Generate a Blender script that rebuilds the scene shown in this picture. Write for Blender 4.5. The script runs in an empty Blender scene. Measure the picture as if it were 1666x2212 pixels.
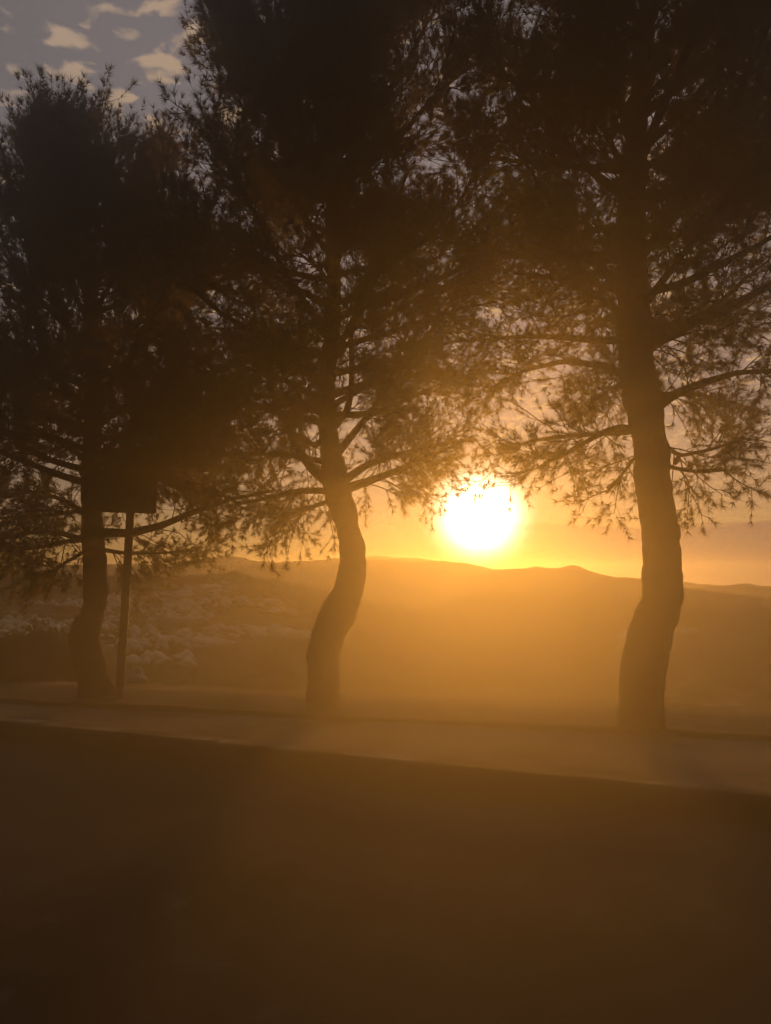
import bpy, math, random
import numpy as np
from mathutils import Vector, noise as mnoise

# ------------------------------------------------------------------ camera
# pixel helpers work on a 1666 x 2212 copy of the photograph (focal length 1600 px)
W0, H0, F0 = 1666.0, 2212.0, 1600.0
CAM = np.array([0.0, 0.0, 1.5])
YH = 1240.0                                        # eye-level row in that copy
PITCH = math.atan((YH - H0 / 2) / F0)
scene = bpy.context.scene
C = scene.collection
cam_d = bpy.data.cameras.new('camera')
cam_d.sensor_fit = 'VERTICAL'
cam_d.sensor_height = 24.0
cam_d.lens = 24.0 * F0 / H0
cam_d.clip_start = 0.05
cam_d.clip_end = 20000
cam = bpy.data.objects.new('camera', cam_d)
cam.location = CAM
cam.rotation_euler = (math.pi / 2 + PITCH, 0, 0)
C.objects.link(cam)
scene.camera = cam


def ray(x, y):
    u, v = (x - W0 / 2) / F0, (H0 / 2 - y) / F0
    cp, sp = math.cos(PITCH), math.sin(PITCH)
    return np.array([u, cp - v * sp, sp + v * cp])


def at(x, y, Y):                                   # the point on a pixel's ray at distance Y
    d = ray(x, y)
    return CAM + d * (Y / d[1])


def gp(x, y, z):                                   # the point where a pixel's ray meets height z
    d = ray(x, y)
    return CAM + d * ((z - CAM[2]) / d[2])


# ------------------------------------------------------------------ light
sd = ray(1037, 1113)
SUN = sd / np.linalg.norm(sd)
SUN_EL = math.asin(SUN[2])
SUN_AZ = math.atan2(SUN[0], SUN[1])                # clockwise from +Y
SUN_STRENGTH = 1.85
EXPOSURE = 0.0
SKY_STRENGTH = 0.009
HAZE_DENSITY = 0.00011
VEIL_DENSITY = 0.033

sun_d = bpy.data.lights.new('sun', 'SUN')
sun_d.energy = SUN_STRENGTH
sun_d.angle = math.radians(8.0)
sun_d.color = (1.0, 0.395, 0.045)
sun = bpy.data.objects.new('sun', sun_d)
sun.rotation_euler = Vector(SUN).to_track_quat('Z', 'Y').to_euler()
sun.location = (0, 0, 30)
C.objects.link(sun)

world = bpy.data.worlds.new('World')
scene.world = world
world.use_nodes = True
wt = world.node_tree
wt.nodes.clear()


class NT:
    """small helper for wiring nodes"""
    def __init__(s, tree):
        s.t = tree

    def n(s, typ, **kw):
        nd = s.t.nodes.new(typ)
        for k, v in kw.items():
            setattr(nd, k, v)
        return nd

    def put(s, sock, v):
        if isinstance(v, bpy.types.NodeSocket):
            s.t.links.new(v, sock)
        elif isinstance(v, (tuple, list)) and len(v) == 3 and sock.type == 'RGBA':
            sock.default_value = (*v, 1)
        else:
            sock.default_value = v

    def m(s, op, a, b=None, c=None, clamp=False):
        nd = s.n('ShaderNodeMath', operation=op, use_clamp=clamp)
        for i, v in enumerate((a, b, c)):
            if v is not None:
                s.put(nd.inputs[i], v)
        return nd.outputs[0]

    def vm(s, op, a, b=None, out=0):
        nd = s.n('ShaderNodeVectorMath', operation=op)
        s.put(nd.inputs[0], a)
        if b is not None:
            s.put(nd.inputs['Scale' if op == 'SCALE' else 1], b)
        return nd.outputs[out]

    def mix(s, f, a, b, blend='MIX'):
        nd = s.n('ShaderNodeMix', data_type='RGBA', blend_type=blend)
        s.put(nd.inputs[0], f)
        s.put(nd.inputs[6], a)
        s.put(nd.inputs[7], b)
        return nd.outputs[2]

    def step(s, v, lo, hi, a=0.0, b=1.0):
        nd = s.n('ShaderNodeMapRange', interpolation_type='SMOOTHSTEP')
        s.put(nd.inputs[0], v)
        for i, x in enumerate((lo, hi, a, b)):
            s.put(nd.inputs[i + 1], x)
        return nd.outputs[0]

    def noise(s, vec, scale, detail=4, rough=0.55, dist=0.0, out='Fac'):
        nd = s.n('ShaderNodeTexNoise')
        if vec is not None:
            s.put(nd.inputs['Vector'], vec)
        nd.inputs['Scale'].default_value = scale
        nd.inputs['Detail'].default_value = detail
        nd.inputs['Roughness'].default_value = rough
        nd.inputs['Distortion'].default_value = dist
        return nd.outputs[out]


w = NT(wt)
sky = w.n('ShaderNodeTexSky', sky_type='NISHITA', sun_disc=False)
sky.sun_elevation = SUN_EL
sky.sun_rotation = SUN_AZ
sky.air_density = 1.0
sky.dust_density = 0.2
sky.ozone_density = 1.5
dirv = w.vm('NORMALIZE', w.n('ShaderNodeTexCoord').outputs['Generated'])
sep = w.n('ShaderNodeSeparateXYZ')
w.put(sep.inputs[0], dirv)
dx, dy, dz = sep.outputs
cosang = w.vm('DOT_PRODUCT', dirv, tuple(SUN), out=1)
ang = w.m('MULTIPLY', w.m('ARCCOSINE', w.m('MINIMUM', cosang, 1.0)), 180 / math.pi)


def halo(sigma, p=2.0):
    return w.m('EXPONENT', w.m('MULTIPLY', w.m('POWER', w.m('DIVIDE', ang, sigma), p), -1.0))


base = w.vm('SCALE', sky.outputs[0], SKY_STRENGTH)
# thin high clouds, seen in plan so that they flatten towards the horizon
zc = w.m('MAXIMUM', dz, 0.03)
plan = w.n('ShaderNodeCombineXYZ')
w.put(plan.inputs[0], w.m('DIVIDE', dx, zc))
w.put(plan.inputs[1], w.m('DIVIDE', dy, zc))
plan.inputs[2].default_value = 3.7
puff = w.noise(plan.outputs[0], 12.0, 3, 0.5, 0.3)
patch = w.noise(plan.outputs[0], 1.3, 2, 0.5)
cl = w.m('MULTIPLY', w.step(puff, 0.52, 0.66), w.step(patch, 0.36, 0.52))
cl = w.m('MULTIPLY', cl, w.step(dz, 0.02, 0.12))
cloud_col = w.mix(w.step(ang, 10, 50), (0.80, 0.48, 0.20), (0.58, 0.42, 0.30))
# evening colours: a warm layer low in the sunward sky, mauve-grey thin cloud above it
el = w.m('MULTIPLY', w.m('ARCSINE', dz), 180 / math.pi)
elp = w.m('MAXIMUM', el, 0.0)
low = w.m('EXPONENT', w.m('DIVIDE', elp, -18.0))
high = w.m('SUBTRACT', 1.0, w.m('EXPONENT', w.m('DIVIDE', elp, -15.0)))
veil = w.vm('SCALE', (1.0, 0.47, 0.08), w.m('MULTIPLY', w.m('MULTIPLY', halo(42.0), low), 0.47))
grey = w.vm('SCALE', (0.78, 0.74, 0.82), w.m('MULTIPLY', w.m('MULTIPLY', halo(62.0), high), 0.34))
base = w.vm('ADD', base, w.vm('ADD', veil, grey))
col = w.mix(w.m('MULTIPLY', cl, 0.75), base, cloud_col)
# the sun's own disc seen through haze, and the aureole round it
for sig, p, c, k in ((3.6, 1.6, (1.0, 0.60, 0.10), 0.3), (2.6, 2.8, (1.0, 0.86, 0.55), 7.0)):
    col = w.vm('ADD', col, w.vm('SCALE', c, w.m('MULTIPLY', halo(sig, p), k)))
# bank of grey cloud low over the hills to the right of the sun
az = w.m('MULTIPLY', w.m('ARCTAN2', dx, dy), 180 / math.pi)
stretch = w.n('ShaderNodeCombineXYZ')
w.put(stretch.inputs[0], w.m('MULTIPLY', az, 0.12))
w.put(stretch.inputs[1], w.m('MULTIPLY', el, 0.9))
bn = w.noise(stretch.outputs[0], 1.0, 4, 0.55)
top = w.m('ADD', 2.4, w.m('MULTIPLY', bn, 2.6))
bank = w.m('MULTIPLY', w.step(w.m('SUBTRACT', top, el), -0.15, 0.35), w.step(w.m('ADD', az, w.m('MULTIPLY', bn, 6.0)), 11, 20))
bank = w.m('MULTIPLY', bank, w.step(el, -4.0, -2.0))
col = w.mix(w.m('MULTIPLY', bank, 0.88), col, (0.20, 0.12, 0.09))
bg = w.n('ShaderNodeBackground')
w.put(bg.inputs[0], col)
bg.inputs[1].default_value = 1.0
w.put(w.n('ShaderNodeOutputWorld').inputs[0], bg.outputs[0])

scene.view_settings.view_transform = 'Standard'
scene.view_settings.look = 'None'
scene.view_settings.exposure = EXPOSURE
scene.view_settings.gamma = 1.0
scene.view_settings.use_curve_mapping = False
scene.cycles.use_denoising = True
scene.cycles.denoising_input_passes = 'RGB'
scene.cycles.max_bounces = 5
scene.cycles.diffuse_bounces = 2
scene.cycles.glossy_bounces = 2
scene.cycles.transmission_bounces = 2
scene.cycles.volume_bounces = 0
scene.cycles.transparent_max_bounces = 8
scene.cycles.sample_clamp_indirect = 4.0


# ------------------------------------------------------------------ materials
def new_mat(name):
    m = bpy.data.materials.new(name)
    m.use_nodes = True
    t = NT(m.node_tree)
    b = m.node_tree.nodes['Principled BSDF']
    b.inputs['Specular IOR Level'].default_value = 0.25
    return m, t, b


def bump(t, b, h, strength, dist):
    nd = t.n('ShaderNodeBump')
    nd.inputs['Strength'].default_value = strength
    nd.inputs['Distance'].default_value = dist
    t.put(nd.inputs['Height'], h)
    t.put(b.inputs['Normal'], nd.outputs[0])


def mottled(name, c1, c2, scale, rough=0.9, bscale=None, bdist=0.01, bstr=0.5, c3=None):
    m, t, b = new_mat(name)
    g = t.n('ShaderNodeTexCoord').outputs['Object']
    n1 = t.noise(g, scale, 5, 0.6)
    colr = t.mix(t.step(n1, 0.35, 0.65), c1, c2)
    if c3:
        colr = t.mix(t.step(t.noise(g, scale * 6.3, 3, 0.6), 0.56, 0.72), colr, c3)
    t.put(b.inputs['Base Color'], colr)
    b.inputs['Roughness'].default_value = rough
    if bscale:
        bump(t, b, t.noise(g, bscale, 4, 0.65), bstr, bdist)
    return m


M = {}
M['bark'], t_, b_ = new_mat('bark')
g_ = t_.n('ShaderNodeTexCoord').outputs['Object']
mp = t_.n('ShaderNodeMapping')
mp.inputs['Scale'].default_value = (1, 1, 0.3)
t_.put(mp.inputs[0], g_)
vo = t_.n('ShaderNodeTexVoronoi', feature='DISTANCE_TO_EDGE')
t_.put(vo.inputs['Vector'], t_.vm('ADD', mp.outputs[0], t_.vm('SCALE', t_.noise(g_, 9, 3, out='Color'), 0.06)))
vo.inputs['Scale'].default_value = 22
crack = t_.step(vo.outputs[0], 0.0, 0.16)
bc = t_.mix(t_.noise(g_, 14, 5), (0.050, 0.036, 0.027), (0.080, 0.058, 0.043))
t_.put(b_.inputs['Base Color'], t_.mix(crack, (0.034, 0.024, 0.018), bc))
b_.inputs['Roughness'].default_value = 0.95
bump(t_, b_, t_.m('ADD', crack, t_.m('MULTIPLY', t_.noise(g_, 60, 4), 0.4)), 0.6, 0.02)

M['twig'] = mottled('twig_bark', (0.10, 0.07, 0.05), (0.17, 0.12, 0.085), 12)


def leaf_mat(name, c1, c2, trans=0.35, ct=None):
    m = bpy.data.materials.new(name)
    m.use_nodes = True
    t = NT(m.node_tree)
    m.node_tree.nodes.clear()
    g = t.n('ShaderNodeTexCoord').outputs['Object']
    colr = t.mix(t.noise(g, 1.7, 4), c1, c2)
    d, tr, mx = t.n('ShaderNodeBsdfDiffuse'), t.n('ShaderNodeBsdfTranslucent'), t.n('ShaderNodeMixShader')
    t.put(d.inputs[0], colr)
    t.put(tr.inputs[0], ct or colr)
    mx.inputs[0].default_value = trans
    t.put(mx.inputs[1], d.outputs[0])
    t.put(mx.inputs[2], tr.outputs[0])
    t.put(t.n('ShaderNodeOutputMaterial').inputs[0], mx.outputs[0])
    return m


M['needles'] = leaf_mat('pine_needles', (0.055, 0.062, 0.020), (0.090, 0.088, 0.030), 0.5, (0.26, 0.20, 0.06))
M['shrub'] = leaf_mat('shrub_leaves', (0.040, 0.060, 0.022), (0.070, 0.080, 0.032))
M['scrub'] = leaf_mat('scrub_leaves', (0.040, 0.050, 0.025), (0.075, 0.075, 0.040), 0.15)
M['grass'] = leaf_mat('dry_grass', (0.13, 0.11, 0.045), (0.22, 0.17, 0.08))
M['cone'] = mottled('pine_cone', (0.10, 0.06, 0.035), (0.17, 0.10, 0.06), 30)
M['asphalt'] = mottled('asphalt', (0.046, 0.036, 0.030), (0.092, 0.071, 0.056), 0.6, 0.85, 160, 0.004, 0.6, (0.092, 0.086, 0.078))
M['pavement'] = mottled('dusty_concrete', (0.11, 0.085, 0.06), (0.26, 0.21, 0.16), 1.1, 0.95, 70, 0.006, 0.6, (0.33, 0.28, 0.22))
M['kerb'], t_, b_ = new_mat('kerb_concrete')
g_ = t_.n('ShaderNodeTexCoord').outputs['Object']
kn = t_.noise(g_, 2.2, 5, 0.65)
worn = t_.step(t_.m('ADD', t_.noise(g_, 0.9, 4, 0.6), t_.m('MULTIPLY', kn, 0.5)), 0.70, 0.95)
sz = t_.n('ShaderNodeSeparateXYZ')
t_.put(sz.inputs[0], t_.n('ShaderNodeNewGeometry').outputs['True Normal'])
worn = t_.m('MULTIPLY', worn, t_.step(sz.outputs[2], 0.2, 0.8, 0.15, 1.0))          # patchy wear; tops painted paler, side faces darker, as if lit from above
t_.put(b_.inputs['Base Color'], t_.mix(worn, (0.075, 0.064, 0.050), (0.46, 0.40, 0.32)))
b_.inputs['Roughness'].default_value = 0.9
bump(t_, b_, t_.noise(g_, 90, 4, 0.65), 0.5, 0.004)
M['soil'] = mottled('dry_soil', (0.10, 0.078, 0.052), (0.17, 0.135, 0.09), 1.6, 1.0, 30, 0.03, 0.7, (0.20, 0.17, 0.12))
M['rock'] = mottled('pale_rock', (0.36, 0.33, 0.28), (0.50, 0.46, 0.40), 1.2, 0.95, 9, 0.05, 0.7)
M['stone'] = mottled('weathered_stone', (0.13, 0.115, 0.09), (0.25, 0.225, 0.19), 0.05, 0.95)
M['steel'] = mottled('galvanised_steel', (0.07, 0.068, 0.06), (0.11, 0.105, 0.095), 6, 0.55)
M['sign_back'] = mottled('sign_back_paint', (0.05, 0.05, 0.046), (0.075, 0.074, 0.07), 5, 0.6)

# hillside: scrub, dry earth and pale rock
M['land'], t_, b_ = new_mat('hillside')
g_ = t_.n('ShaderNodeTexCoord').outputs['Object']
la = t_.mix(t_.step(t_.noise(g_, 0.010, 6, 0.6), 0.38, 0.62), (0.042, 0.036, 0.022), (0.075, 0.060, 0.037))
la = t_.mix(t_.step(t_.noise(g_, 0.03, 6, 0.7), 0.50, 0.66), la, (0.030, 0.031, 0.017))
se = t_.n('ShaderNodeSeparateXYZ')
t_.put(se.inputs[0], g_)
ex = t_.m('DIVIDE', t_.m('SUBTRACT', se.outputs[0], -175.0), 150.0)
ey = t_.m('DIVIDE', t_.m('SUBTRACT', se.outputs[1], 560.0), 260.0)
rr = t_.m('ADD', t_.m('MULTIPLY', ex, ex), t_.m('MULTIPLY', ey, ey))
quarry = t_.step(t_.m('ADD', rr, t_.m('MULTIPLY', t_.noise(g_, 0.012, 3), 0.9)), 1.7, 1.1)
wide = t_.m('MULTIPLY', t_.step(se.outputs[1], 900, 400), 0.08)
pmask = t_.m('MULTIPLY', t_.m('MAXIMUM', quarry, wide), t_.step(t_.noise(g_, 0.02, 8, 0.75, 0.0), 0.42, 0.62))
la = t_.mix(pmask, la, (0.11, 0.095, 0.075))
t_.put(b_.inputs['Base Color'], la)
b_.inputs['Roughness'].default_value = 1.0
b_.inputs['Specular IOR Level'].default_value = 0.0
bump(t_, b_, t_.noise(g_, 0.03, 6), 0.4, 3.0)


# ------------------------------------------------------------------ object helpers
def link(name, me, mat, parent=None, kind=None, smooth=False):
    o = bpy.data.objects.new(name, me)
    C.objects.link(o)
    if mat and not me.materials:
        me.materials.append(mat)
    if smooth:
        me.polygons.foreach_set('use_smooth', [True] * len(me.polygons))
    if parent:
        o.parent = parent
    if kind:
        o['kind'] = kind
    return o


def tag(o, label, cat=None, group=None, kind=None):
    o['label'] = label
    if cat:
        o['category'] = cat
    if group:
        o['group'] = group
    if kind:
        o['kind'] = kind
    return o


def np_mesh(name, V, faces):
    """faces: (n,3) or (n,4) array"""
    me = bpy.data.meshes.new(name)
    V = np.ascontiguousarray(V, dtype=np.float32)
    faces = np.ascontiguousarray(faces, dtype=np.int32)
    n, k = faces.shape
    me.vertices.add(len(V))
    me.vertices.foreach_set('co', V.ravel())
    me.loops.add(n * k)
    me.loops.foreach_set('vertex_index', faces.ravel())
    me.polygons.add(n)
    me.polygons.foreach_set('loop_start', np.arange(0, n * k, k, dtype=np.int32))
    me.update(calc_edges=True)
    return me


def thing(name, loc, label, cat, group=None):
    o = bpy.data.objects.new(name, None)
    o.location = loc
    C.objects.link(o)
    return tag(o, label, cat, group)


def unit(v):
    return v / np.maximum(np.linalg.norm(v, axis=-1, keepdims=True), 1e-9)


def perp(rng, D):
    """random unit vectors at right angles to D (n,3)"""
    r = rng.normal(size=D.shape)
    r -= D * np.sum(r * D, axis=-1, keepdims=True)
    return unit(r)


def grow(rng, P, D, L, k, up=0.0, wob=0.15):
    """polylines (n,k+1,3) from starts P, directions D, lengths L"""
    n = len(P)
    out = np.zeros((n, k + 1, 3))
    out[:, 0] = P
    d = D.copy()
    upv = np.broadcast_to(np.asarray(up, dtype=float), (n,))
    for i in range(k):
        d = d + rng.normal(size=(n, 3)) * wob
        d[:, 2] += upv
        d = unit(d)
        out[:, i + 1] = out[:, i] + d * (L / k)[:, None]
    return out


def tubes(PL, R, sides):
    """PL (n,m,3) polylines, R (n,m) radii -> verts, quads"""
    n, m, _ = PL.shape
    T = unit(np.gradient(PL, axis=1))
    mt = np.abs(unit(PL[:, -1] - PL[:, 0]))                # one reference axis per tube, the one it leans on least
    ref = np.eye(3)[np.argmin(mt, axis=1)][:, None, :]
    A = unit(np.cross(T, ref))
    B = np.cross(T, A)
    th = np.arange(sides) * 2 * math.pi / sides
    V = PL[:, :, None] + R[:, :, None, None] * (A[:, :, None] * np.cos(th)[:, None] + B[:, :, None] * np.sin(th)[:, None])
    idx = np.arange(n * m * sides).reshape(n, m, sides)
    a, b = idx[:, :-1], idx[:, 1:]
    q = np.stack([a, np.roll(a, -1, 2), np.roll(b, -1, 2), b], -1).reshape(-1, 4)
    return V.reshape(-1, 3), q


def resample(P, R, n):
    P, R = np.asarray(P, float), np.asarray(R, float)
    s = np.concatenate([[0], np.cumsum(np.linalg.norm(np.diff(P, axis=0), axis=1))])
    # smooth through the points
    q = np.linspace(0, s[-1], n)
    out = np.stack([np.interp(q, s, P[:, i]) for i in range(3)], 1)
    r = np.interp(q, s, R)
    wsm = max(3, n // (len(P) * 3) * 2 + 1)
    ker = np.hanning(wsm + 2)[1:-1]
    ker /= ker.sum()
    pad = wsm // 2

    def sm(a):
        e = np.concatenate([2 * a[:1] - a[1:pad + 1][::-1], a, 2 * a[-1:] - a[-pad - 1:-1][::-1]])
        return np.convolve(e, ker, 'valid')
    out = np.stack([sm(out[:, i]) for i in range(3)], 1)
    r = np.maximum(sm(r), 0.004)
    return out, r


# ------------------------------------------------------------------ ground, road, pavement
KL, KR = gp(0, 1558, 0.14), gp(1666, 1722, 0.14)            # kerb line
BL, BR = gp(0, 1499, 0.22), gp(1666, 1575, 0.22)            # front edge of the verge


def on_line(A, B, X):
    return A[1] + (B[1] - A[1]) / (B[0] - A[0]) * (X - A[0])


def kerb_y(X):
    return on_line(KL, KR, X)


def verge_y(X):
    X = np.clip(X, -14, 9)
    return on_line(BL, BR, X) + 0.0


RIDGES = [   # radius, width, crest pixels
    (950., 420., [(-500, 1262), (0, 1238), (200, 1243), (365, 1247), (440, 1240), (519, 1236), (570, 1251), (647, 1265), (760, 1290), (900, 1330), (1100, 1400), (3000, 1500)]),
    (1500., 760., [(-600, 1500), (800, 1400), (930, 1300), (1010, 1247), (1077, 1230), (1159, 1224), (1210, 1225), (1236, 1219), (1270, 1231), (1321, 1245), (1395, 1250), (1469, 1266), (1543, 1279), (1666, 1294), (2300, 1310)]),
    (2300., 600., [(-600, 1260), (300, 1250), (449, 1236), (500, 1226), (552, 1215), (600, 1220), (656, 1222), (715, 1219), (760, 1211), (804, 1206), (848, 1208), (885, 1213), (937, 1207), (1003, 1214), (1077, 1230), (1200, 1250), (1500, 1290), (2300, 1290)]),
    (2950., 500., [(-600, 1225), (300, 1222), (434, 1205), (486, 1194), (530, 1202), (560, 1209), (620, 1211), (678, 1205), (730, 1202), (800, 1204), (900, 1214), (1100, 1232), (1480, 1272), (1540, 1262), (1573, 1260), (1617, 1260), (1666, 1266), (2300, 1255)]),
    (3700., 500., [(-600, 1215), (600, 1215), (760, 1203), (820, 1198), (900, 1203), (1000, 1222), (1300, 1250), (1480, 1256), (1560, 1264), (2300, 1262)]),
]
RIDGE_TAB = []
for R_, Wd, px in RIDGES:
    az_ = np.array([math.atan2(ray(x, y)[0], ray(x, y)[1]) for x, y in px])
    te_ = np.array([ray(x, y)[2] / math.hypot(ray(x, y)[0], ray(x, y)[1]) for x, y in px])
    RIDGE_TAB.append((R_, Wd, az_, te_))


FBM_TAB = {}


def fbm(x, y, scale, seed, oct=4):
    """cheap value-noise fbm on arrays"""
    if seed not in FBM_TAB:
        FBM_TAB[seed] = np.random.default_rng(seed).random((256, 256))
    tab = FBM_TAB[seed]
    tot = np.zeros_like(x)
    amp, norm = 1.0, 0.0
    for o in range(oct):
        u, v = x * scale, y * scale
        i, j = np.floor(u).astype(int), np.floor(v).astype(int)
        fu, fv = u - i, v - j
        fu, fv = fu * fu * (3 - 2 * fu), fv * fv * (3 - 2 * fv)
        i, j, i1, j1 = i & 255, j & 255, (i + 1) & 255, (j + 1) & 255
        tot += amp * (tab[i, j] * (1 - fu) * (1 - fv) + tab[i1, j] * fu * (1 - fv) + tab[i, j1] * (1 - fu) * fv + tab[i1, j1] * fu * fv)
        norm += amp
        amp *= 0.5
        scale *= 2.03
    return tot / norm - 0.5


def land_z(x, y):
    x, y = np.asarray(x, float), np.asarray(y, float)
    s = y - verge_y(x) - 1.5                               # metres beyond the top of the bank
    r = np.hypot(x, y)
    fall = np.interp(s, [-2.0, -1.4, -0.7, 0, 3, 8, 30, 110, 250, 420, 800, 1400, 2300, 7000], [-0.30, 0.14, 0.18, 0.14, -0.9, -2.6, -8, -21, -37, -40, -36, -95, -150, -330])
    fall = np.where(s < -2.0, -0.30, fall)
    z = fall + np.clip(s / 40, 0, 1) * fbm(x, y, 1 / 140., 3, 3) * 5 + np.clip((s + 1.4) / 2, 0, 1) * fbm(x, y, 1 / 1.3, 5) * 0.14
    az_ = np.arctan2(x, y)
    front = y > 0
    for k, (R_, Wd, ta, te) in enumerate(RIDGE_TAB):
        crest = (np.interp(az_, ta, te) + fbm(az_ * 90 + 40, az_ * 0 + 3.3 * k, 1.0, 60 + k, 4) * 0.0045) * R_ + CAM[2]
        spur = fbm(x, y, 1 / (Wd * 0.55), 11 + k) * Wd * 0.7
        u = np.clip(np.abs(r - R_) + np.where(np.abs(r - R_) < Wd * .12, 0, spur * np.clip(np.abs(r - R_) / Wd, 0, 1)), 0, None) / Wd
        prof = np.exp(-(u ** 1.35) * 1.4)
        zz = fall + (crest - fall) * prof
        z = np.where(front & (r > 380), np.maximum(z, zz + fbm(x, y, 1 / 70., 31 + k) * np.clip(R_ / 400, 1, 6) * 0.6), z)
    return z


na, nr = 230, 190
azs = np.concatenate([np.linspace(-math.pi, -0.75, 70, endpoint=False), np.linspace(-0.75, 0.75, na), np.linspace(0.75, math.pi, 70)[1:]])
rad = np.concatenate([[0.5], np.geomspace(3, 60, 110, endpoint=False), np.geomspace(60, 6600, nr)])
AZ, RA = np.meshgrid(azs, rad)
GX, GY = np.sin(AZ) * RA, np.cos(AZ) * RA
GZ = land_z(GX, GY)
nA, nR = len(azs), len(rad)
ii = np.arange(nA * nR).reshape(nR, nA)
quads = np.stack([ii[:-1, :-1], ii[1:, :-1], ii[1:, 1:], ii[:-1, 1:]], -1).reshape(-1, 4)[:, ::-1]
me = np_mesh('ground', np.stack([GX, GY, GZ], -1).reshape(-1, 3), quads)
ground = link('ground', me, M['land'], kind='structure', smooth=True)
tag(ground, 'scrubby valley and rolling hills falling away beyond the road')


def strip(name, xs, y0, y1, z, mat, sub=1, th=0.0, jig=0.0, seed=0):
    """sheet between two edge functions of X"""
    ys = np.linspace(0, 1, sub + 1)
    X = np.repeat(xs[:, None], sub + 1, 1)
    Y = y0(xs)[:, None] * (1 - ys) + y1(xs)[:, None] * ys
    Z = np.full_like(X, z)
    if jig:
        Z = Z + fbm(X, Y, 0.9, seed) * jig
    i = np.arange(X.size).reshape(X.shape)
    q = np.stack([i[:-1, :-1], i[1:, :-1], i[1:, 1:], i[:-1, 1:]], -1).reshape(-1, 4)
    return link(name, np_mesh(name, np.stack([X, Y, Z], -1).reshape(-1, 3), q), mat, kind='structure', smooth=True)


xs = np.linspace(-60, 60, 161)
o = strip('road', xs, lambda x: kerb_y(x) - 9.0, lambda x: kerb_y(x) - 0.0, 0.0, M['asphalt'], 30, jig=0.02, seed=8)
tag(o, 'dark worn asphalt road running past the pines')
xs = np.linspace(-14, 9, 140)
o = strip('pavement', xs, lambda x: kerb_y(x) + 0.13, lambda x: verge_y(x) + 0.02, 0.125, M['pavement'], 14, jig=0.03, seed=4)
tag(o, 'dusty concrete pavement between the kerb and the pine verge')

# ------------------------------------------------------------------ kerbs, stone by stone
rk = random.Random(5)


def kerb_row(name, label, A, B, x0, x1, length, width, z0, z1, drop, mat='kerb'):
    root = thing(name, (0, 0, 0), label, 'kerb')
    d = unit((B - A) * np.array([1, 1, 0]))
    nrm = np.array([-d[1], d[0], 0])
    P = np.array([x0, on_line(A, B, x0), 0])
    L = (x1 - x0) / d[0]
    n = int(L / length)
    for i in range(n):
        a, b = i * length + 0.009, (i + 1) * length - 0.009
        h = z1 + rk.uniform(-drop, drop) * 0.6
        sh = rk.uniform(-drop, drop) * 0.7
        c = 0.018
        prof = [(sh, z0), (sh, h - c), (sh + c * .6, h), (width + sh, h), (width + sh, z0)]
        ts = [a, a + .03, (a + b) / 2, b - .03, b]
        V = []
        for k, t in enumerate(ts):
            chip = rk.uniform(0, 0.012) if k in (0, 4) else rk.uniform(-0.003, 0.004)
            for u, z in prof:
                V.append(P + d * t + nrm * (u + (chip if z > z0 else 0) * (1 if u < width / 2 else -1)) + np.array([0, 0, z - (chip if z > z0 else 0)]))
        m_ = len(prof)
        F = [[k * m_ + j, (k + 1) * m_ + j, (k + 1) * m_ + (j + 1) % m_, k * m_ + (j + 1) % m_] for k in range(4) for j in range(m_)]
        me = bpy.data.meshes.new('kerb_stone')
        me.from_pydata([tuple(v) for v in V], [], F + [list(range(m_)), [4 * m_ + j for j in range(m_)][::-1]])
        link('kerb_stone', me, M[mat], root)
    return root


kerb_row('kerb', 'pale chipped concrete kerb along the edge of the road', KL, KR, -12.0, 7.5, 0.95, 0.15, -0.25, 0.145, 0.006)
kerb_row('edging_kerb', 'low dirt-covered edging between the pavement and the pine verge', BL, BR, -13.0, 8.5, 0.95, 0.09, -0.15, 0.170, 0.016, 'soil')


# ------------------------------------------------------------------ pines
def make_trunk(root, base, P, R, rng, name='trunk', sides=36, step=0.03, rough=0.026, flare=0.0):
    L = np.sum(np.linalg.norm(np.diff(P, axis=0), axis=1))
    n = max(24, int(L / step))
    PL, RR = resample(P, R, n)
    V, q = tubes(PL[None], RR[None], sides)
    C3 = np.repeat(PL, sides, 0)
    D = V - C3
    rr = np.linalg.norm(D, axis=1, keepdims=True)
    Dn = D / np.maximum(rr, 1e-6)
    off = np.empty(len(V))
    sd_ = rng.uniform(0, 50)
    for i, (v, dn) in enumerate(zip(V, Dn)):
        p = Vector((v[0] * 1.0, v[1] * 1.0, v[2] * .32)) * 13 + Vector((sd_, sd_, sd_))
        dist, _ = mnoise.voronoi(p)
        big = mnoise.noise(Vector(v) * 3.0 + Vector((sd_, 0, 0)))
        off[i] = min(dist[1] - dist[0], 0.45) * 2.0 - 0.4 + big * 0.9
    amp = rough * np.clip(rr[:, 0] / 0.12, 0.25, 1.0)
    V = V + Dn * (off * amp)[:, None]
    if flare:
        hgt = V[:, 2] - P[0][2]
        ang_ = np.arctan2(Dn[:, 1], Dn[:, 0])
        k = flare * np.exp(-np.clip(hgt, 0, None) / 0.13) * (0.6 + 0.4 * np.sin(ang_ * 5 + sd_))
        V[:, :2] += Dn[:, :2] * k[:, None]
    link(name, np_mesh(name, V - base, q), M['bark'], root, smooth=True)
    return PL, RR


def needles_on(rng, P, T, n_each, lmin, lmax, wid, spread=(0.35, 1.05)):
    n = len(P)
    P = np.repeat(P, n_each, 0) + rng.normal(size=(n * n_each, 3)) * 0.004
    T = np.repeat(T, n_each, 0)
    a = rng.uniform(*spread, size=(len(P), 1))
    D = T * np.cos(a) + perp(rng, T) * np.sin(a)
    L = rng.uniform(lmin, lmax, size=(len(P), 1))
    S = perp(rng, D) * (wid / 2)
    V = np.stack([P - S, P + S, P + D * L], 1)
    return V.reshape(-1, 3)


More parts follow.
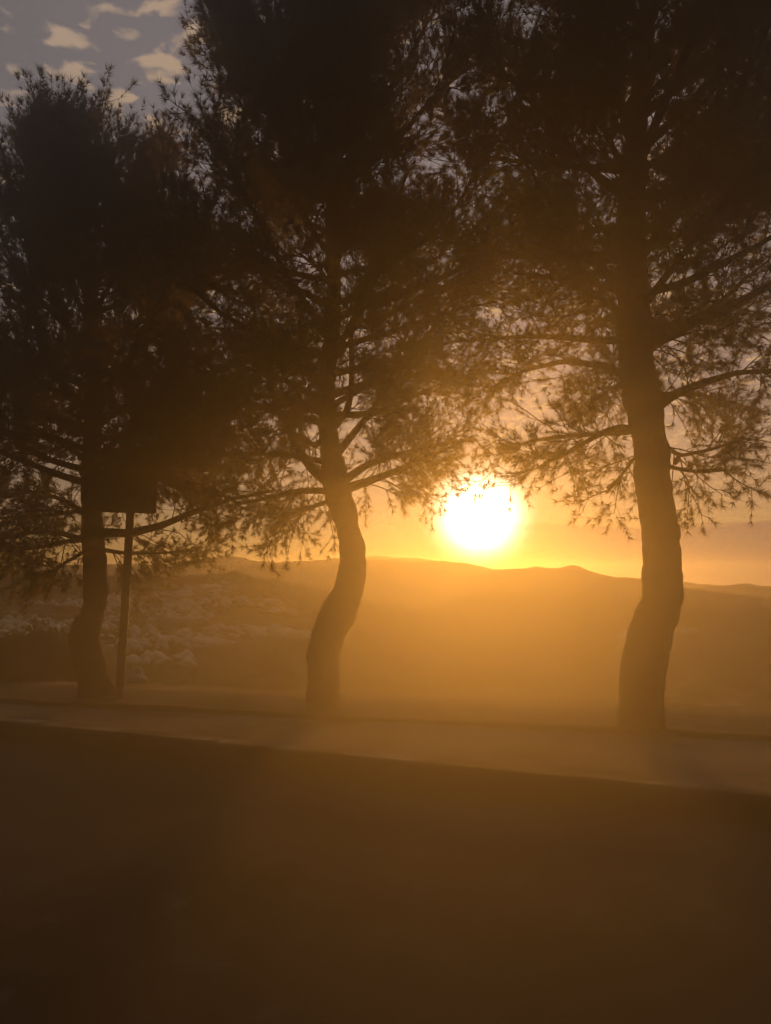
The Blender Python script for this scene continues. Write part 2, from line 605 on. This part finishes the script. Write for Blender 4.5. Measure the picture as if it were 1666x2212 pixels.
def sample_lines(rng, PL, t):
    """PL (n,m,3), t (n,j) in 0..1 -> points (n,j,3), tangents (n,j,3)"""
    n, m, _ = PL.shape
    f = np.clip(t, 0, 0.9999) * (m - 1)
    i = f.astype(int)
    fr = (f - i)[..., None]
    r = np.arange(n)[:, None]
    a, b = PL[r, i], PL[r, i + 1]
    return a + (b - a) * fr, unit(b - a)


def pine(label, base_px, depth, trunk_px, seed, limbs, crown, dens=1.0, droop=0.0, z_thin=99, z_open=3.0, low=0.85):
    """limbs: pixel polylines of the boughs that show; crown: (z0, z1, count, reach as [(z, metres)...])"""
    rng = np.random.default_rng(seed)
    base = at(base_px[0], base_px[1], depth)
    base[2] = float(land_z(base[0], base[1])) - 0.02
    root = thing('pine_tree', base, label, 'tree', 'pines along the verge')
    P, R = [], []
    for k, (x, y, wpx, dd) in enumerate(trunk_px):
        P.append(at(x, y, depth + dd))
        R.append(wpx / F0 * depth / 2)
    P, R = np.array(P), np.array(R)
    P[0, 2] = base[2] - 0.10
    PL, RR = make_trunk(root, base, P, R, rng, flare=0.035)
    zt = PL[:, 2]
    bo_P, bo_L = [], []
    # boughs that can be seen in the photograph
    for pts, r0 in limbs:
        q = np.array([at(x, y, depth + dd) for x, y, dd in pts])
        rr = np.linspace(r0, max(0.012, r0 * 0.28), len(q))
        pl, _ = make_trunk(root, base, q, rr, rng, 'branch', 10, 0.06, 0.006)
        bo_P.append((pl, low))
    # the others, spiralling up the trunk
    z0, z1, cnt, reach, az_bias = crown
    for i in range(cnt):
        f = (i + rng.uniform(0, 0.8)) / cnt
        z = z0 + (z1 - z0) * f ** 1.15
        j = int(np.argmin(np.abs(zt - z)))
        L = np.interp(z, [a for a, _ in reach], [b for _, b in reach]) * rng.uniform(0.78, 1.12)
        az_ = i * 2.399 + rng.uniform(-0.4, 0.4)
        up = 0.15 + 0.75 * f ** 1.3 + rng.uniform(-0.1, 0.15)
        d = np.array([math.sin(az_), math.cos(az_), 0]) * math.cos(up) + np.array([0, 0, math.sin(up)])
        pl = grow(rng, PL[j][None], d[None], np.array([L]), 9, up=0.035 + 0.03 * f, wob=0.10)[0]
        r0 = min(RR[j] * 0.55, 0.014 + 0.014 * L)
        pl, _ = make_trunk(root, base, pl, np.linspace(r0, 0.009, len(pl)), rng, 'branch', 8, 0.09, 0.004)
        bo_P.append((pl, 0.5 if pl[0, 2] > z_thin else (0.8 if pl[0, 2] < z_open else 1.65)))
    bo_P.append((PL[int(len(PL) * 0.86):], 1.4))                   # the leader carries shoots too
    TV, TQ, off = [], [], 0
    NV = []

    def add_tubes(pl, r0, r1, sides):
        nonlocal off
        R_ = np.linspace(r0, r1, pl.shape[1])[None].repeat(len(pl), 0)
        v, q = tubes(pl, R_, sides)
        TV.append(v)
        TQ.append(q + off)
        off += len(v)

    def add_ribbons(pl, r0, r1):
        nonlocal off
        n_, m_, _ = pl.shape
        S = perp(rng, unit(pl[:, -1] - pl[:, 0]))
        R_ = np.linspace(r0, r1, m_)[None, :, None]
        v = np.stack([pl - S[:, None] * R_, pl + S[:, None] * R_], 2)
        i_ = np.arange(n_ * m_ * 2).reshape(n_, m_, 2)
        q = np.stack([i_[:, :-1, 0], i_[:, :-1, 1], i_[:, 1:, 1], i_[:, 1:, 0]], -1).reshape(-1, 4)
        TV.append(v.reshape(-1, 3))
        TQ.append(q + off)
        off += n_ * m_ * 2

    zmin, zmax = z0, z1
    for pl, df in bo_P:
        L = np.sum(np.linalg.norm(np.diff(pl, axis=0), axis=1))
        n2 = max(6, int(L * 13 * dens * df))
        t = np.sort(rng.uniform(0.16, 1.0, n2))[None]
        p, tg = sample_lines(rng, pl[None], t)
        p, tg = p[0], tg[0]
        hz = np.clip((p[:, 2] - zmin) / (zmax - zmin), 0, 1)
        a = rng.uniform(0.55, 1.15, (n2, 1))
        N = perp(rng, tg)
        N[:, 2] *= 0.75
        N[:, 2] += 0.10
        d = unit(tg * np.cos(a) + unit(N) * np.sin(a))
        L2 = np.clip(rng.uniform(0.30, 0.95, n2) * (1.15 - 0.55 * t[0]), 0.18, 1.0) * min(1.0, 0.45 + L / 3.0)
        b2 = grow(rng, p, d, L2, 5, up=0.05 + 0.10 * hz - droop * (hz < 0.25), wob=0.14)
        add_tubes(b2, 0.0075, 0.0035, 3)
        # shoots
        j3 = 9
        t3 = rng.uniform(0.15, 1.0, (n2, j3))
        t3[:, -1] = 0.99
        p3, tg3 = sample_lines(rng, b2, t3)
        p3, tg3 = p3.reshape(-1, 3), tg3.reshape(-1, 3)
        n3 = len(p3)
        a = rng.uniform(0.35, 0.95, (n3, 1))
        d = unit(tg3 * np.cos(a) + perp(rng, tg3) * np.sin(a))
        hz3 = np.repeat(hz, j3)
        b3 = grow(rng, p3, d, rng.uniform(0.12, 0.36, n3) * (1 + 0.5 * (hz3 > 0.8)), 2, up=0.10 + 0.22 * hz3 + 0.5 * (hz3 > 0.8) - 2.2 * droop * (hz3 < 0.3), wob=0.20)
        add_ribbons(b3, 0.0034, 0.0018)
        tn = np.concatenate([rng.uniform(0.35, 0.98, (n3, 5)), np.full((n3, 2), 0.99)], 1)
        pn, tgn = sample_lines(rng, b3, tn)
        NV.append(needles_on(rng, pn.reshape(-1, 3), tgn.reshape(-1, 3), 8 if df < 1 else 7, 0.058, 0.105, 0.0044 if df < 1 else 0.0062))
    V, Q = np.concatenate(TV), np.concatenate(TQ)
    tw = link('twigs', np_mesh('twigs', V - base, Q), M['twig'], root, kind='stuff')
    V = np.concatenate(NV)
    cr = link('crown', np_mesh('crown', V - base, np.arange(len(V)).reshape(-1, 3)), M['needles'], root, kind='stuff')
    return root, base, len(V) // 3 + 2 * len(Q)


trees = []
trees.append(pine('pine beside the sign post, its thin trunk kinked outward near the base', (205, 1485), 8.36,
     [(213, 1490, 74, 0), (203, 1465, 64, 0), (193, 1435, 60, 0), (182, 1400, 64, 0), (180, 1380, 68, 0), (190, 1352, 58, 0), (201, 1320, 50, 0), (207, 1285, 48, 0), (204, 1220, 47, 0), (198, 1150, 44, 0), (196, 1060, 42, 0.05),
      (200, 960, 40, .1), (205, 850, 36, .1), (200, 700, 30, .1), (190, 540, 22, .1), (180, 420, 14, .1), (172, 300, 8, .1)], 21,
     [([(205, 1150, 0), (280, 1152, -.1), (350, 1135, -.2), (420, 1105, -.2), (500, 1078, -.2), (590, 1060, -.1)], 0.055),
      ([(190, 1170, 0), (130, 1150, .1), (60, 1150, .2), (-30, 1170, .3)], 0.04),
      ([(196, 1120, 0), (150, 1085, .4), (80, 1060, .8), (10, 1075, 1.2)], 0.035),
      ([(200, 1180, 0), (160, 1205, -.3), (125, 1225, -.5), (105, 1240, -.6)], 0.02),
      ([(195, 1165, 0), (140, 1170, -.5), (70, 1185, -.8), (0, 1180, -1.0)], 0.03),
      ([(195, 1100, 0), (130, 1110, .3), (60, 1115, .6), (-20, 1120, .8)], 0.03),
      ([(205, 1185, 0), (270, 1195, .4), (340, 1195, .7), (420, 1190, .9)], 0.028),
      ([(200, 1050, 0), (280, 1000, .3), (360, 960, .6), (430, 940, .8)], 0.04),
      ([(205, 1085, 0), (260, 1045, .4), (330, 1022, .7), (400, 1030, .9)], 0.03),
      ([(200, 1000, 0), (270, 930, -.3), (340, 890, -.5), (420, 870, -.7)], 0.035),
      ([(200, 1000, 0), (120, 950, -.3), (40, 930, -.5), (-40, 940, -.6)], 0.035),
      ([(203, 900, 0), (140, 850, .2), (60, 820, .4), (-40, 810, .5)], 0.035)],
     (2.4, 5.9, 38, [(2.3, 2.0), (3.5, 2.2), (4.8, 1.7), (5.5, 1.0), (6.0, 0.5)], None), 0.85, 0.07, 99, 0, 1.1))
trees.append(pine('pine between two others, its S-shaped trunk forking into spreading boughs', (700, 1502), 7.73,
     [(702, 1506, 74, 0), (696, 1460, 64, 0), (697, 1420, 68, 0), (705, 1380, 70, 0), (722, 1340, 72, 0), (745, 1295, 66, 0), (758, 1250, 56, 0), (764, 1200, 54, 0), (757, 1160, 50, 0), (746, 1110, 48, 0),
      (733, 1070, 56, 0), (722, 1030, 60, 0), (712, 960, 42, 0), (706, 880, 38, 0.05), (712, 780, 34, .05), (722, 660, 30, .1), (725, 500, 26, .1), (720, 300, 20, .1), (705, 100, 15, .1), (700, -150, 9, .1), (700, -360, 5, .1)], 22,
     [([(722, 1050, 0), (680, 1020, 0), (640, 965, .1), (600, 880, .2), (570, 790, .3), (545, 690, .4)], 0.060),
      ([(740, 1060, 0), (790, 1042, -.1), (850, 1020, -.2), (930, 985, -.4), (1000, 955, -.5)], 0.050),
      ([(735, 1045, 0), (790, 1005, .1), (850, 985, .3), (940, 960, .5), (1030, 950, .7)], 0.048),
      ([(725, 985, 0), (765, 935, 0), (810, 880, .1), (850, 800, .2), (880, 720, .2)], 0.045),
      ([(720, 1060, 0), (650, 1060, -.4), (580, 1075, -.7), (510, 1090, -.9)], 0.040),
      ([(730, 1075, 0), (690, 1090, .5), (640, 1105, .9), (590, 1120, 1.2)], 0.030),
      ([(735, 1055, 0), (800, 1035, .6), (870, 1015, .9), (940, 985, 1.2)], 0.035),
      ([(715, 1000, 0), (640, 985, .4), (540, 980, .8), (450, 985, 1.1)], 0.035),
      ([(710, 900, 0), (620, 860, -.3), (520, 850, -.5), (430, 870, -.7)], 0.035),
      ([(710, 880, 0), (800, 830, .3), (900, 810, .5), (1010, 830, .8)], 0.035),
      ([(712, 780, 0), (740, 730, -.8), (770, 690, -1.5)], 0.028),
      ([(722, 630, 0), (690, 580, -.8), (650, 550, -1.5)], 0.028),
      ([(724, 530, 0), (760, 480, -.7), (800, 450, -1.4)], 0.026),
      ([(716, 840, 0), (680, 810, -.7), (640, 790, -1.3)], 0.028)],
     (2.9, 8.7, 52, [(2.7, 2.2), (4.5, 2.5), (6.2, 2.1), (7.2, 1.6), (8.5, 1.2), (9.8, 0.6)], None), 1.0, 0.06, 7.6, 4.3))
trees.append(pine('stout pine with the thickest trunk, standing apart from the sign post', (1385, 1545), 6.7,
     [(1384, 1550, 104, 0), (1384, 1500, 90, 0), (1388, 1450, 90, 0), (1398, 1400, 92, 0), (1410, 1350, 90, 0), (1428, 1310, 82, 0), (1432, 1260, 80, 0), (1430, 1200, 78, 0), (1424, 1140, 76, 0), (1415, 1060, 74, 0), (1405, 980, 72, 0), (1394, 900, 76, 0),
      (1380, 820, 74, 0), (1372, 720, 72, .05), (1366, 600, 66, .05), (1362, 480, 60, .05), (1368, 350, 50, .05), (1385, 200, 42, .05), (1395, 50, 34, .05), (1400, -150, 22, .05), (1405, -420, 8, .05)], 23,
     [([(1392, 935, 0), (1345, 922, -.1), (1310, 930, -.15), (1265, 955, -.25), (1215, 985, -.35), (1175, 1000, -.4)], 0.034),
      ([(1392, 930, 0), (1330, 935, .2), (1250, 940, .5), (1160, 950, .8), (1090, 970, 1.0)], 0.030),
      ([(1395, 965, 0), (1370, 990, -.1), (1340, 1030, -.2), (1310, 1065, -.25)], 0.016),
      ([(1405, 890, 0), (1450, 855, -.1), (1510, 830, -.2), (1590, 805, -.3), (1680, 800, -.3)], 0.055),
      ([(1410, 945, 0), (1440, 965, .1), (1470, 985, .2), (1540, 970, .3), (1610, 945, .4)], 0.026),
      ([(1412, 985, 0), (1450, 1010, -.2), (1510, 1020, -.3), (1570, 1015, -.35)], 0.020),
      ([(1380, 820, 0), (1300, 790, .3), (1220, 780, .5), (1130, 800, .7), (1060, 840, .9)], 0.040),
      ([(1372, 700, 0), (1290, 640, -.2), (1200, 600, -.3), (1110, 590, -.4)], 0.040),
      ([(1385, 770, 0), (1430, 740, -.7), (1480, 720, -1.3)], 0.028),
      ([(1380, 720, 0), (1440, 700, .7), (1520, 690, 1.3)], 0.030),
      ([(1392, 860, 0), (1450, 850, .6), (1520, 855, 1.1), (1590, 870, 1.5)], 0.028),
      ([(1368, 640, 0), (1320, 590, -.8), (1270, 560, -1.4)], 0.028),
      ([(1366, 560, 0), (1410, 520, -.7), (1470, 500, -1.3)], 0.028),
      ([(1366, 460, 0), (1420, 400, -.8), (1490, 370, -1.5)], 0.028),
      ([(1370, 380, 0), (1440, 330, .5), (1530, 300, 1.0), (1620, 290, 1.3)], 0.030),
      ([(1368, 520, 0), (1450, 470, .5), (1540, 450, .9), (1640, 450, 1.2)], 0.030)],
     (3.5, 8.0, 40, [(3.3, 2.3), (5.0, 2.5), (7.0, 2.2), (8.5, 1.5), (9.5, 0.6)], None), 1.0, 0.06, 6.6, 4.3))
print('PINE TRIS', [t[2] for t in trees])

# cones on the stout pine
rng = np.random.default_rng(3)


def cone_mesh():
    V, F = [], []
    n = 9
    for i in range(n):
        f = i / (n - 1)
        r = 0.021 * math.sin(math.pi * (0.12 + 0.84 * f) ** 0.8) + 0.004
        for k in range(10):
            a = (k + 0.5 * (i % 2)) * 2 * math.pi / 10
            rr = r * (1.22 if (k + i) % 2 else 0.86)
            V.append((rr * math.cos(a), rr * math.sin(a), -0.08 * f))
    for i in range(n - 1):
        for k in range(10):
            F.append((i * 10 + k, i * 10 + (k + 1) % 10, (i + 1) * 10 + (k + 1) % 10, (i + 1) * 10 + k))
    me = bpy.data.meshes.new('pine_cone')
    me.from_pydata(V, [], F + [tuple(range(10)), tuple(80 + k for k in range(10))[::-1]])
    me.materials.append(M['cone'])
    return me


cm = cone_mesh()
for x, y, dd in ((1566, 922, .32), (1466, 992, .2), (1492, 1004, .24), (1214, 978, -.3), (1120, 962, .9)):
    c = bpy.data.objects.new('pine_cone', cm)
    C.objects.link(c)
    c.parent = trees[2][0]
    c.location = at(x, y, 6.7 + dd) - trees[2][1] + np.array([0, 0, 0.02])
    c.rotation_euler = (rng.uniform(-.5, .5), rng.uniform(-.5, .5), rng.uniform(0, 6))

# ------------------------------------------------------------------ road sign, seen from behind
sb = at(259, 1490, 8.2)
sb[2] = float(land_z(sb[0], sb[1])) - 0.02
top_ = at(290, 968, 8.2)
root = thing('road_sign', sb, 'square road sign panel on a leaning thick steel post', 'sign')
axis = unit(at(283, 1093, 8.2) - sb)
pl = np.array([sb - axis * 0.2, sb + axis * 1.0, sb + axis * 2.0, sb + axis * 2.76]) - sb
V, q = tubes(resample(pl, [.045] * 4, 12)[0][None], np.full((1, 12), .045), 20)
link('post', np_mesh('post', V, q), M['steel'], root, smooth=True)


def box_mesh(name, x0, x1, y0, y1, z0, z1, bev=0.012):
    import bmesh
    bm = bmesh.new()
    bmesh.ops.create_cube(bm, size=1)
    for v in bm.verts:
        v.co = ((x0 + x1) / 2 + v.co.x * (x1 - x0), (y0 + y1) / 2 + v.co.y * (y1 - y0), (z0 + z1) / 2 + v.co.z * (z1 - z0))
    bmesh.ops.bevel(bm, geom=bm.edges[:], offset=bev, segments=2, affect='EDGES')
    me = bpy.data.meshes.new(name)
    bm.to_mesh(me)
    bm.free()
    return me


pc = unit(axis) * 2.38
tilt = math.atan2(axis[0], axis[2])
pan = link('sign_panel', box_mesh('sign_panel', -0.30, 0.30, -0.012, 0.012, -0.35, 0.35, 0.008), M['sign_back'], root)
pan.location = pc + np.array([0, -0.075, 0])
pan.rotation_euler = (0, tilt * 0.7, math.radians(4))
for zz in (-0.2, 0.2):
    br = link('bracket', box_mesh('bracket', -0.09, 0.09, -0.055, 0.03, -0.02, 0.02, 0.006), M['steel'], root)
    br.location = pc + axis * zz + np.array([0, -0.005, 0])

# ------------------------------------------------------------------ shrubs, rocks, grass
rs = np.random.default_rng(77)


def shrub(label, pos, rx, rz, n, seed):
    r = np.random.default_rng(seed)
    base = np.array([pos[0], pos[1], float(land_z(pos[0], pos[1])) - 0.03])
    root = thing('shrub', base, label, 'shrub', 'shrubs on the bank')
    d = unit(r.normal(size=(46, 3)) * np.array([1, 1, .8]))
    d[:, 2] = np.abs(d[:, 2]) + 0.15
    d = unit(d)
    L = r.uniform(.55, 1.0, 46)
    st = grow(r, np.zeros((46, 3)), d, L, 5, up=0.05, wob=0.18)
    st = st * np.array([rx, rx, rz])
    V, q = tubes(st, np.linspace(.012, .004, 6)[None].repeat(46, 0), 4)
    link('stems', np_mesh('stems', V, q), M['twig'], root, kind='stuff')
    t = r.uniform(.35, 1.05, (46, n // 46))
    p, tg = sample_lines(r, st, t)
    p = p.reshape(-1, 3) + r.normal(size=(p.shape[0] * p.shape[1], 3)) * 0.07
    D = unit(r.normal(size=p.shape))
    S = perp(r, D)
    l, wd = r.uniform(.03, .06, (len(p), 1)), r.uniform(.012, .02, (len(p), 1))
    V = np.stack([p - D * l * .1, p + D * l * .5 + S * wd, p + D * l, p + D * l * .5 - S * wd], 1).reshape(-1, 3)
    link('foliage', np_mesh('foliage', V, np.arange(len(V)).reshape(-1, 4)), M['shrub'], root, kind='stuff')


shrub('dark rounded shrub on the bank, level with the pine by the sign', at(70, 1480, 9.7), 0.55, 0.85, 9000, 1)
shrub('broad dark shrub at the far end of the bank', at(-60, 1485, 9.5), 0.7, 0.8, 9000, 2)
shrub('low shrub half hidden behind the kinked pine trunk', at(128, 1488, 10.0), 0.4, 0.6, 5000, 3)


def lump(r, n=2):
    import bmesh
    bm = bmesh.new()
    bmesh.ops.create_icosphere(bm, subdivisions=n, radius=1)
    s = r.uniform(0, 60)
    for v in bm.verts:
        v.co *= 1 + 0.55 * mnoise.noise(v.co * 1.3 + Vector((s, 0, 0))) + 0.22 * mnoise.noise(v.co * 3.1 + Vector((0, s, 0)))
    V = np.array([v.co[:] for v in bm.verts])
    F = np.array([[v.index for v in f.verts] for f in bm.faces])
    bm.free()
    return V, F


def boulder(label, pos, size):
    V, F = lump(rs, 3)
    V = V * np.array(size)
    base = np.array([pos[0], pos[1], float(land_z(pos[0], pos[1]))])
    o = link('boulder', np_mesh('boulder', V, F), M['rock'])
    o.location = base + np.array([0, 0, size[2] * .35])
    tag(o, label, 'rock', 'pale boulders on the bank')


p = at(292, 1476, 9.35)
boulder('pale flat boulder on the bank just beyond the sign post', p, (0.15, 0.16, 0.13))


def scatter(name, label, n, mat, r0, r1, size, flat, sub, seed, az=0.62, leafy=0):
    r = np.random.default_rng(seed)
    protos = [lump(r, sub) for _ in range(8)]
    Vs, Fs, off = [], [], 0
    while n > 0:
        rad_, a = math.exp(r.uniform(math.log(r0), math.log(r1))), r.uniform(-az, az)
        x, y = rad_ * math.sin(a), rad_ * math.cos(a)
        if fbm(np.array([x]), np.array([y]), 1 / 90., seed)[0] < r.uniform(-0.12, 0.1):
            continue
        n -= 1
        V, F = protos[r.integers(8)]
        s = r.uniform(*size) * (0.7 + rad_ / 900)
        th = r.uniform(0, 6.28)
        c, sn = math.cos(th), math.sin(th)
        v = V * np.array([s * r.uniform(.8, 1.8), s, s * flat])
        v = v @ np.array([[c, sn, 0], [-sn, c, 0], [0, 0, 1]])
        v = v + np.array([x, y, float(land_z(x, y)) + s * flat * .3])
        Vs.append(v)
        Fs.append(F + off)
        off += len(V)
    o = link(name, np_mesh(name, np.concatenate(Vs), np.concatenate(Fs)), mat, kind='stuff')
    tag(o, label, kind='stuff')


scatter('scrub', 'dark low scrub scattered over the valley slopes', 600, M['scrub'], 200, 1300, (1.2, 4.5), 0.62, 2, 41)
def outcrop(n, cx, cy, rx, ry, seed):
    r = np.random.default_rng(seed)
    protos = [lump(r, 1) for _ in range(8)]
    Vs, Fs, off = [], [], 0
    while n > 0:
        u, v = r.uniform(-1, 1, 2)
        x, y = cx + u * rx, cy + v * ry
        if u * u + v * v > 1 or fbm(np.array([x]), np.array([y]), 1 / 60., seed)[0] < r.uniform(0.0, 0.09):
            continue
        n -= 1
        V, F = protos[r.integers(8)]
        s = math.exp(r.uniform(math.log(0.5), math.log(5.0)))
        vv = V * np.array([s * r.uniform(.7, 1.2), s * r.uniform(.7, 1.2), s * r.uniform(.6, 1.1)])
        Vs.append(vv + np.array([x, y, float(land_z(x, y)) + s * .1]))
        Fs.append(F + off)
        off += len(V)
    return np.concatenate(Vs), np.concatenate(Fs)


va, fa = outcrop(950, -195, 575, 125, 215, 71)
vb, fb = outcrop(260, -75, 400, 75, 75, 72)
vc, fc = outcrop(170, 215, 430, 75, 120, 73)
o = link('rock_outcrop', np_mesh('rock_outcrop', np.concatenate([va, vb, vc]), np.concatenate([fa, fb + len(va), fc + len(va) + len(vb)])), M['rock'], kind='stuff')
tag(o, 'pale broken rock outcrops across the valley floor', kind='stuff')
scatter('stones', 'pale rocks strewn over the valley slopes', 420, M['stone'], 60, 900, (0.4, 2.4), 0.35, 1, 43)


def grass(name, label, n, fx, fy, h, seed):
    r = np.random.default_rng(seed)
    x = r.uniform(fx[0], fx[1], n)
    s = r.uniform(0, 1, n)
    y0, y1 = fy
    y = y0(x) + (y1(x) - y0(x)) * s
    keep = fbm(x, y, 1.1, seed) > r.uniform(-0.18, 0.12, n)
    x, y = x[keep], y[keep]
    n = len(x)
    z = np.maximum(land_z(x, y), -5) if name == 'verge_grass' else np.full(n, 0.12)
    P = np.stack([x, y, z - 0.01], 1)
    P = np.repeat(P, 5, 0) + r.normal(size=(n * 5, 3)) * np.array([.02, .02, 0])
    D = unit(r.normal(size=P.shape) * np.array([.45, .45, .1]) + np.array([0, 0, 1]))
    L = r.uniform(.35, 1.0, (len(P), 1)) * h
    S = perp(r, D) * 0.0022
    V = np.stack([P - S, P + S, P + D * L], 1).reshape(-1, 3)
    o = link(name, np_mesh(name, V, np.arange(len(V)).reshape(-1, 3)), M['grass'], kind='stuff')
    tag(o, label, kind='stuff')


grass('verge_grass', 'thin dry grass on the verge under the pines', 15000, (-9, 7), (lambda x: verge_y(x) + .05, lambda x: verge_y(x) + 1.7), 0.07, 51)
grass('kerb_weeds', 'sparse weeds in the joint behind the kerb', 260, (-1, 5), (lambda x: kerb_y(x) + .14, lambda x: kerb_y(x) + .34), 0.05, 52)
# needle litter and soil on top of the verge
xs = np.linspace(-13, 8.5, 180)
X = np.repeat(xs[:, None], 30, 1)
Y = verge_y(xs)[:, None] + 0.085 + np.linspace(0, 2.3, 30)[None]
Z = land_z(X, Y) + 0.012
i = np.arange(X.size).reshape(X.shape)
q = np.stack([i[:-1, :-1], i[1:, :-1], i[1:, 1:], i[:-1, 1:]], -1).reshape(-1, 4)
o = link('verge', np_mesh('verge', np.stack([X, Y, Z], -1).reshape(-1, 3), q), M['soil'], kind='structure', smooth=True)
tag(o, 'strip of dry soil and needle litter under the pines')


# ------------------------------------------------------------------ the air
def air(name, lo, hi, density, aniso, colr, label):
    m = bpy.data.materials.new(name)
    m.use_nodes = True
    t = NT(m.node_tree)
    m.node_tree.nodes.clear()
    v = t.n('ShaderNodeVolumePrincipled')
    v.inputs['Color'].default_value = (*colr, 1)
    v.inputs['Density'].default_value = density
    v.inputs['Anisotropy'].default_value = aniso
    t.put(t.n('ShaderNodeOutputMaterial').inputs['Volume'], v.outputs[0])
    x0, y0, z0 = lo
    x1, y1, z1 = hi
    V = [(x, y, z) for z in (z0, z1) for y in (y0, y1) for x in (x0, x1)]
    F = [(0, 2, 3, 1), (4, 5, 7, 6), (0, 1, 5, 4), (2, 6, 7, 3), (0, 4, 6, 2), (1, 3, 7, 5)]
    me = bpy.data.meshes.new(name)
    me.from_pydata(V, [], F)
    o = link(name, me, m, kind='stuff')
    tag(o, label, kind='stuff')


zmax, zmin = float(GZ.max()), float(GZ.min())
air('haze', (-6800, -6800, zmin - 1), (6800, 6800, max(zmax, 13.0) + 2), HAZE_DENSITY, 0.77, (0.95, 0.92, 0.88), 'golden evening haze filling the valley')
if VEIL_DENSITY > 0:  # added volume round road and pines, stands in for lens glare, not real dust
    air('added_veil', (-26, -7, -1.5), (26, 8.8, 12.0), VEIL_DENSITY, 0.77, (0.95, 0.92, 0.88), 'added veil of air over the road and the pines, standing in for lens glare')
print('LAND Z', zmin, zmax)
